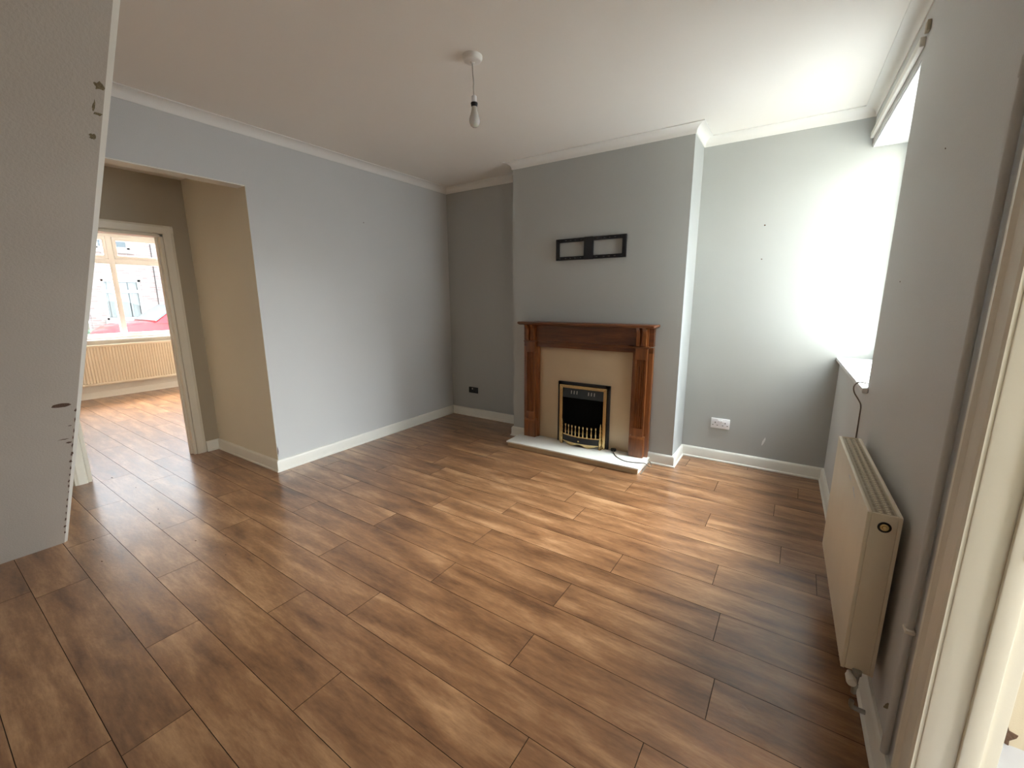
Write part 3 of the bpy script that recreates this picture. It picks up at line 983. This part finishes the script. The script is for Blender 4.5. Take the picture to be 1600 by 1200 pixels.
fin = [(0.013, HZ), (0.017, HZ + 0.004), (0.013, HZ + 0.018), (0.008, HZ + 0.030), (0.012, HZ + 0.050), (0.0135, HZ + 0.070), (0.008, HZ + 0.095), (0.0105, HZ + 0.105), (0.0085, 0.175), (0.0105, 0.20),
       (0.007, 0.222), (0.0105, 0.236), (0.0065, 0.250), (0.0085, 0.262), (0.005, 0.276), (0.0045, 0.286), (0.001, 0.298)]
for x in (1.746, 2.128):
    lathe('finial_post', fin, (x, -0.446, 0), 'brass', ef, 'z', 12)

# mains cable with plug lying on the hearth
pc = root_at('fire_cable', (2.24, -0.40, HZ))
meta(pc, 'black power cable with plug trailing across the hearth from the fire', 'cable')
bm = bmesh.new()
add_prism(bm, [(2.215, -0.392), (2.262, -0.385), (2.268, -0.408), (2.256, -0.425), (2.232, -0.428), (2.216, -0.410)], 2, HZ, HZ + 0.022)
bmesh.ops.bevel(bm, geom=list(bm.edges), offset=0.004, segments=2, affect='EDGES')
adopt(mesh('plug', bm, 'rubber', None, True), pc)
tube('flex', smooth_path([(2.245, -0.42, HZ + 0.012), (2.27, -0.47, HZ + 0.005), (2.33, -0.545, HZ + 0.004), (2.41, -0.592, HZ + 0.004), (2.48, -0.585, HZ + 0.004),
                          (2.545, -0.565, HZ + 0.006), (2.572, -0.560, HZ + 0.004), (2.600, -0.540, 0.035), (2.606, -0.500, 0.022), (2.590, -0.470, 0.045), (2.575, -0.455, 0.040),
                          (2.572, -0.52, 0.030), (2.568, -0.60, 0.010), (2.566, -0.66, 0.004)], 6), 0.0036, 'flex', pc, 8)

# ------------------------------------------------------------------ TV bracket on the breast
tv = root_at('tv_bracket', (1.94, YB, 1.74))
meta(tv, 'black metal television wall bracket fixed on the chimney breast', 'tv bracket')
tx0, tx1, tz0, tz1 = 1.622, 2.262, 1.740, 1.922
YT0, YT1 = YB - 0.026, YB - 0.002


def slot_rail(name, x0, x1, z0, z1, slots):
    """flat rail with real slot holes: built as strips round the holes"""
    bm = bmesh.new()
    za, zb = z0 + (z1 - z0) * 0.42, z0 + (z1 - z0) * 0.62
    add_box(bm, x0, x1, YT0, YT1, z0, za)
    add_box(bm, x0, x1, YT0, YT1, zb, z1)
    cur = x0
    for c, wd in slots:
        add_box(bm, cur, c - wd / 2, YT0, YT1, za, zb)
        cur = c + wd / 2
    add_box(bm, cur, x1, YT0, YT1, za, zb)
    adopt(mesh(name, bm, 'black'), tv)


for (a, b) in ((tx0, 1.895), (1.972, tx1)):
    sl = [(a + (b - a) * t, 0.024) for t in (0.12, 0.34, 0.50, 0.67, 0.86)]
    slot_rail('top_rail', a, b, tz1 - 0.030, tz1, sl)
    slot_rail('bottom_rail', a, b, tz0, tz0 + 0.030, sl)
box('side_bar', tx0, tx0 + 0.026, YT0, YT1, tz0 + 0.030, tz1 - 0.030, 'black', tv)
box('side_bar', tx1 - 0.030, tx1, YT0, YT1, tz0 + 0.030, tz1 - 0.030, 'black', tv)
box('centre_plate', 1.893, 1.974, YT0 - 0.006, YT1, tz0 - 0.002, tz1 + 0.002, 'black', tv, 0.002)

# ------------------------------------------------------------------ sockets
def socket(name, x0, x1, z0, z1, mat, label, dark):
    s = root_at(name, ((x0 + x1) / 2, 0, z0))
    meta(s, label, 'socket')
    box('faceplate', x0, x1, -0.011, -0.0005, z0, z1, mat, s, 0.003)
    wd, ht = x1 - x0, z1 - z0
    for sg in (-1, 1):
        cx = (x0 + x1) / 2 + sg * wd * 0.27
        for dx, dz, a, b in ((0, 0.10, 0.0035, 0.008), (-0.018, -0.16, 0.007, 0.0035), (0.018, -0.16, 0.007, 0.0035)):
            zc = z0 + ht * (0.48 + dz)
            box('pin_hole', cx + dx - a / 2 * 1.6, cx + dx + a / 2 * 1.6, -0.0116, -0.0105, zc - b / 2 * 1.4, zc + b / 2 * 1.4, 'rubber' if mat == 'plastic' else 'void', s)
        sx = (x0 + x1) / 2 + sg * 0.010
        box('rocker_switch', sx - 0.0075, sx + 0.0075, -0.017, -0.0108, z0 + ht * 0.62, z0 + ht * 0.86, 'plastic' if (mat == 'plastic' or sg < 0) else dark, s, 0.0015)


socket('double_socket', 2.968, 3.113, 0.296, 0.383, 'plastic', 'white double socket on the right alcove wall', 'plastic')
socket('black_socket', 0.268, 0.404, 0.290, 0.362, 'black', 'black double socket on the left alcove wall', 'black')

# ------------------------------------------------------------------ pendant bulb
LX, LY = 1.938, -1.959
pd = root_at('pendant_light', (LX, LY, H))
meta(pd, 'bare bulb pendant hanging by a flex from the white ceiling rose', 'pendant light')
lathe('ceiling_rose', [(0.052, H - 0.0005), (0.052, H - 0.010), (0.046, H - 0.022), (0.040, H - 0.026), (0.012, H - 0.027), (0.010, H - 0.034)], (LX, LY, 0), 'cove', pd, 'z', 28)
tube('flex', smooth_path([(LX, LY, H - 0.03), (LX + 0.001, LY, 2.56), (LX + 0.005, LY, 2.52), (LX + 0.003, LY, 2.49), (LX + 0.006, LY, 2.448)], 5), 0.0032, 'bulbplastic', pd, 8)
LX2 = LX + 0.006
lathe('lampholder', [(0.008, 2.456), (0.0135, 2.452), (0.014, 2.424), (0.013, 2.420)], (LX2, LY, 0), 'plastic', pd, 'z', 16)
lathe('holder_ring', [(0.0175, 2.4215), (0.0185, 2.418), (0.0165, 2.406), (0.0145, 2.402)], (LX2, LY, 0), 'black', pd, 'z', 16)
lathe('bulb_body', [(0.0140, 2.404), (0.0142, 2.395), (0.0175, 2.378), (0.0235, 2.357)], (LX2, LY, 0), 'bulbplastic', pd, 'z', 20)
lathe('bulb_dome', [(0.0238, 2.3575), (0.0272, 2.346), (0.0280, 2.334), (0.0262, 2.322), (0.0215, 2.312), (0.0130, 2.305), (0.002, 2.303)], (LX2, LY, 0), 'bulb', pd, 'z', 20)

# ------------------------------------------------------------------ radiator on the right wall
XF = WC
ra = root_at('radiator', (-0.07, -1.89, 0.19))
meta(ra, 'cream double panel radiator on the right wall below the window sill', 'radiator')
ru0, ru1, rz0, rz1 = -2.320, -1.457, 0.190, 0.760
box('front_panel', -0.107, -0.094, ru0 + 0.004, ru1 - 0.004, rz0, rz1, 'rad', ra, 0.005)
box('rear_panel', -0.034, -0.022, ru0 + 0.004, ru1 - 0.004, rz0, rz1, 'rad', ra, 0.004)
bm = bmesh.new()
add_box(bm, -0.096, -0.032, ru0, ru0 + 0.006, rz0 + 0.004, rz1 - 0.002, 0.002)
add_box(bm, -0.107, -0.096, ru0, ru0 + 0.006, rz0 + 0.002, rz1 - 0.002, 0.002)
add_box(bm, -0.032, -0.022, ru0, ru0 + 0.006, rz0 + 0.002, rz1 - 0.002, 0.002)
adopt(mesh('end_panel', bm, 'rad', None, True), ra)
box('end_panel', -0.106, -0.022, ru1 - 0.006, ru1, rz0 + 0.004, rz1 - 0.002, 'rad', ra, 0.003)
gr_ = box('top_grille', -0.093, -0.034, ru0 + 0.006, ru1 - 0.006, rz1 - 0.012, rz1 - 0.006, 'grille', ra)
bm = bmesh.new()
for row in (-0.072, -0.052):
    for k in range(46):
        y = ru0 + 0.018 + k * 0.0182
        add_box(bm, row - 0.0035, row + 0.0035, y, y + 0.008, rz1 - 0.0062, rz1 - 0.004)
o = mesh('grille_louvres', bm, 'rad')
adopt(o, gr_)
o['kind'] = 'stuff'
for row in (-0.082, -0.062, -0.042):
    bm = bmesh.new()
    for k in range(23):
        y = ru0 + 0.020 + k * 0.0364
        add_box(bm, row - 0.003, row + 0.003, y, y + 0.028, rz1 - 0.0061, rz1 - 0.0056)
    o = mesh('grille_slots', bm, 'slot')
    adopt(o, gr_)
    o['kind'] = 'stuff'
av = lathe('air_vent', [(0.0005, 0.001), (0.016, 0.001), (0.017, -0.003), (0.0135, -0.0045), (0.013, -0.002), (0.0005, -0.002)], (-0.062, ru0, 0.718), 'rubber', ra, 'y', 24)
vb = lathe('vent_valve', [(0.0005, -0.001), (0.0115, -0.002), (0.0110, -0.0035), (0.0060, -0.004), (0.0055, -0.007), (0.003, -0.0075), (0.0005, -0.007)], (-0.062, ru0, 0.718), 'brass', None, 'y', 18)
adopt(vb, ra)
bm = bmesh.new()
for k in range(34):
    y = ru0 + 0.02 + k * 0.0248
    add_box(bm, -0.1082, -0.1065, y, y + 0.006, rz0 + 0.008, rz0 + 0.014)
o = mesh('seam_welds', bm, 'rad')
adopt(o, ra)
o['kind'] = 'stuff'
vl = lathe('valve_cap', [(0.004, -0.048), (0.0125, -0.046), (0.0145, -0.040), (0.0145, -0.012), (0.011, -0.006), (0.009, 0.004)], (-0.078, ru0 + 0.012, 0.172), 'trim', ra, 'y', 16)
lathe('valve_body', [(0.010, 0.004), (0.013, 0.002), (0.013, -0.010), (0.009, -0.014), (0.0075, -0.045), (0.0095, -0.047), (0.0095, -0.060), (0.0075, -0.062), (0.0075, -0.085)], (-0.064, ru0 - 0.004, 0.200), 'chrome', ra, 'z', 14)
tube('valve_tail', smooth_path([(-0.064, ru0 - 0.004, 0.085), (-0.064, ru0 - 0.004, 0.068), (-0.056, ru0 - 0.004, 0.060), (-0.026, ru0 - 0.004, 0.058)], 4), 0.0075, 'chrome', ra, 10)
flat_blob('worn_patch', (-0.1072, -2.05, 0.715), (0, 1, 0.25), (0, -.25, 1), (-1, 0, 0), 0.05, 0.012, 0.0004, 'scuff', ra, 81, rough=0.7)
flat_blob('worn_patch', (-0.1072, -1.93, 0.725), (0, 1, 0.1), (0, -.1, 1), (-1, 0, 0), 0.035, 0.008, 0.0004, 'scuff', ra, 82, rough=0.7)
box('bracket', -0.022, -0.0005, -2.19, -2.16, 0.24, 0.70, 'rad', ra)
box('bracket', -0.022, -0.0005, -1.62, -1.59, 0.24, 0.70, 'rad', ra)

# loose cable hanging from the sill
cb_ = tube('sill_cable', smooth_path([(0.03, -1.235, 0.976), (0.0, -1.215, 0.982), (-0.028, -1.195, 0.982), (-0.042, -1.165, 0.955), (-0.036, -1.150, 0.92), (-0.016, -1.165, 0.885), (-0.006, -1.185, 0.86),
                                      (-0.005, -1.19, 0.80), (-0.005, -1.19, 0.60), (-0.005, -1.19, 0.20)], 6), 0.0032, 'flex', None, 8)
meta(cb_, 'thin brown cable hanging down the wall from the window sill', 'cable')
XF = Matrix.Identity(4)

# ------------------------------------------------------------------ street outside
ZG = -0.10
struct(box('ground_pavement', -7.2, FX - 0.28, -14, 14, ZG - 0.1, ZG + 0.02, 'pave'), 'pale pavement under the street window', 'pavement')
struct(box('ground_road', -13.2, -7.2, -14, 14, ZG - 0.1, ZG, 'road'), 'grey road outside the street window', 'road')
struct(box('ground_far_pavement', -15.0, -13.2, -14, 14, ZG - 0.1, ZG + 0.05, 'pave'), 'pale pavement in front of the house opposite', 'pavement')
hs = root_at('house', (-15.2, 0.9, 0))
meta(hs, 'pale brick terraced house across the street seen through the window', 'house')
XH = -15.0
hole = [(0.48, 1.48, 0.79, 2.08), (0.52, 1.36, 3.03, 4.30), (-0.80, 0.10, -0.05, 2.05)]
bm = bmesh.new()
for (a, b, z0, z1) in ((-12, -0.80, -0.1, 4.9), (-0.80, 0.10, 2.05, 4.9), (0.10, 0.48, -0.1, 4.9), (0.48, 1.48, -0.1, 0.79), (0.48, 1.48, 2.08, 3.03), (0.48, 0.52, 3.03, 4.30), (1.36, 1.48, 3.03, 4.30), (0.48, 1.48, 4.30, 4.9), (1.48, 12, -0.1, 4.9)):
    add_box(bm, XH - 0.3, XH, a, b, z0, z1)
adopt(mesh('brick_wall', bm, 'brick'), hs)
for (a, b, z0, z1, tz) in ((0.48, 1.48, 0.79, 2.08, 1.70), (0.52, 1.36, 3.03, 4.30, 3.95)):
    wf = root_at('house_window', (XH - 0.1, (a + b) / 2, z0))
    adopt(wf, hs)
    bm = bmesh.new()
    add_box(bm, XH - 0.14, XH - 0.06, a, a + 0.07, z0, z1)
    add_box(bm, XH - 0.14, XH - 0.06, b - 0.07, b, z0, z1)
    add_box(bm, XH - 0.14, XH - 0.06, a, b, z0, z0 + 0.07)
    add_box(bm, XH - 0.14, XH - 0.06, a, b, z1 - 0.07, z1)
    add_box(bm, XH - 0.14, XH - 0.055, a, b, tz - 0.04, tz + 0.04)
    fr_ = mesh('window_frame', bm, 'upvc')
    adopt(fr_, hs)
    pn = box('pane', XH - 0.11, XH - 0.10, a + 0.07, b - 0.07, z0 + 0.07, tz - 0.04, 'farglass' if z0 > 2 else 'glass')
    adopt(pn, hs)
    pn = box('pane', XH - 0.11, XH - 0.10, a + 0.07, b - 0.07, tz + 0.04, z1 - 0.07, 'farglass' if z0 > 2 else 'glass')
    adopt(pn, hs)
    COL.objects.unlink(wf)
    bpy.data.objects.remove(wf)
    sl_ = box('stone_sill', XH - 0.05, XH + 0.09, a - 0.07, b + 0.07, z0 - 0.12, z0, 'stone')
    adopt(sl_, hs)
    ln = box('stone_lintel', XH - 0.2, XH + 0.015, a - 0.06, b + 0.06, z1, z1 + 0.09 if z0 < 2 else z1 + 0.18, 'stone')
    adopt(ln, hs)
for k in range(11):
    y = 0.56 + k * 0.0765
    if k in (1, 8):
        y += 0.012
    bl = box('blind_slat', XH - 0.20, XH - 0.19, y, y + (0.062 if k in (1, 7, 8) else 0.0755), 0.87, 2.0, 'blind')
    adopt(bl, hs)
adopt(box('room_void', XH - 0.26, XH - 0.24, 0.49, 1.47, 0.80, 2.07, 'farglass'), hs)
dr = box('front_door', XH - 0.15, XH - 0.09, -0.74, 0.04, -0.05, 2.0, 'fardoor', None, 0.004)
adopt(dr, hs)
dp = tube('drain_pipe', [(XH + 0.03, 1.90, 4.8), (XH + 0.03, 1.89, 3.0), (XH + 0.03, 1.86, 0.6)], 0.012, 'rubber', None, 8)
adopt(dp, hs)
bn = root_at('street_bin', (-14.6, 0.05, ZG + 0.05))
meta(bn, 'pale green bin by the house door across the street', 'bin')
box('bin_body', -14.80, -14.45, -0.12, 0.22, ZG + 0.05, 0.45, 'greenbin', bn, 0.02)
box('bin_lid', -14.83, -14.42, -0.14, 0.24, 0.45, 0.52, 'greenbin', bn, 0.015)

car = root_at('car', (-10.3, 1.0, ZG))
meta(car, 'red parked hatchback car seen over the front room window sill', 'car')
CXN, CXF = -9.5, -11.15            # near and far sides


def car_loft(name, prof_n, mat, inset_top=0.0, parent=car, zref=None, bevel=0.0):
    """side profile (y,z) lofted across the width, leaning in towards the top"""
    bm = bmesh.new()
    st = [(CXN, 0.0), (CXN - 0.10, 0.02), (CXN - 0.8, 0.035), (CXF + 0.10, 0.02), (CXF, 0.0)]
    zmax, zmin = max(p[1] for p in prof_n), min(p[1] for p in prof_n)
    rings = []
    for x, crown in st:
        ring = []
        for y, z in prof_n:
            t = (z - zmin) / (zmax - zmin)
            xx = x + (CXF + CXN - 2 * x) / 2 * (2 * inset_top * t) / abs(CXN - CXF)
            ring.append(bm.verts.new((xx, y, ZG + z + crown * t)))
        rings.append(ring)
    for p, q in zip(rings, rings[1:]):
        for k in range(len(prof_n)):
            j = (k + 1) % len(prof_n)
            bm.faces.new((p[k], p[j], q[j], q[k]))
    bm.faces.new(rings[0])
    bm.faces.new(rings[-1])
    o = mesh(name, bm, mat, None, True)
    adopt(o, parent)
    return o


body = [(-0.82, 0.30), (-0.87, 0.48), (-0.86, 0.66), (-0.79, 0.77), (-0.64, 0.87), (-0.45, 0.93), (-0.15, 0.965), (0.05, 0.970), (1.0, 0.985), (2.2, 1.0), (2.75, 0.98), (2.88, 0.75), (2.86, 0.40), (2.7, 0.25)]


def arch(cy, r, n=9):
    return [(cy + r * math.cos(math.pi * k / (n - 1)), 0.25 + r * 0.95 * math.sin(math.pi * k / (n - 1))) for k in range(n)]


body += arch(2.15, 0.34) + arch(-0.15, 0.34) + [(-0.70, 0.25)]
car_loft('body', body, 'carred', 0.05)
roof = [(0.02, 0.955), (0.62, 1.37), (0.85, 1.43), (1.5, 1.47), (2.2, 1.43), (2.55, 1.30), (2.80, 0.985)]
car_loft('cabin', roof, 'carred', 0.20)
# windows a little proud of the cabin
def tpt(y, z, xi):
    t = (z - 0.955) / (1.47 - 0.955)
    return (CXN - 0.20 * t + xi, y, ZG + z)


for nm, q in (('front_side_window', [(0.30, 0.99), (0.78, 1.355), (1.15, 1.385), (1.15, 1.0)]), ('rear_side_window', [(1.22, 1.0), (1.22, 1.385), (2.0, 1.36), (2.25, 1.20), (2.2, 1.01)])):
    bm = bmesh.new()
    A = [bm.verts.new(tpt(y, z, 0.006)) for y, z in q]
    B = [bm.verts.new(tpt(y, z, -0.012)) for y, z in q]
    bm.faces.new(A)
    bm.faces.new(B[::-1])
    for i in range(len(q)):
        j = (i + 1) % len(q)
        bm.faces.new((A[i], A[j], B[j], B[i]))
    adopt(mesh(nm, bm, 'carglass'), car)
bm = bmesh.new()
ws0, ws1 = (0.055, 0.985), (0.585, 1.355)
pts = []
for dn in (0.012, -0.006):
    for (y, z), sgn in ((ws0, 0), (ws0, 1), (ws1, 1), (ws1, 0)):
        t = (z - 0.955) / 0.515
        x = (CXN - 0.20 * t - 0.07) if sgn == 0 else (CXF + 0.20 * t + 0.07)
        pts.append(bm.verts.new((x, y - dn * 0.57 * 2, ZG + z + dn * 0.8 * 2 + 0.025)))
A, B = pts[:4], pts[4:]
bm.faces.new(A)
bm.faces.new(B[::-1])
for i in range(4):
    j = (i + 1) % 4
    bm.faces.new((A[i], A[j], B[j], B[i]))
adopt(mesh('windscreen', bm, 'carglass'), car)
bm = bmesh.new()
add_box(bm, CXN - 0.03, CXN + 0.15, 0.30, 0.40, ZG + 0.955, ZG + 1.06, 0.03)
adopt(mesh('wing_mirror', bm, 'carred', None, True), car)
bm = bmesh.new()
add_prism(bm, [(-0.86, 0.60), (-0.80, 0.745), (-0.55, 0.80), (-0.58, 0.70)], 0, CXN - 0.10, CXN + 0.008)
o = mesh('headlamp', bm, 'plastic')
o.location.z = ZG
adopt(o, car)
for cy in (-0.15, 2.15):
    for cx in (CXN - 0.02, CXF + 0.20):
        wh = lathe('wheel', [(0.05, -0.185), (0.27, -0.18), (0.30, -0.16), (0.30, -0.02), (0.27, 0.0), (0.19, 0.0), (0.17, -0.03), (0.04, -0.01)], (cx, cy, ZG + 0.30), 'tyre', car, 'x', 22)
        hb = lathe('hub_cap', [(0.002, 0.004), (0.06, 0.002), (0.175, -0.022), (0.18, -0.03)], (cx, cy, ZG + 0.30), 'chrome', None, 'x', 16)
        adopt(hb, car)

for o in bpy.data.objects:
    if '_base' in o:
        del o['_base']
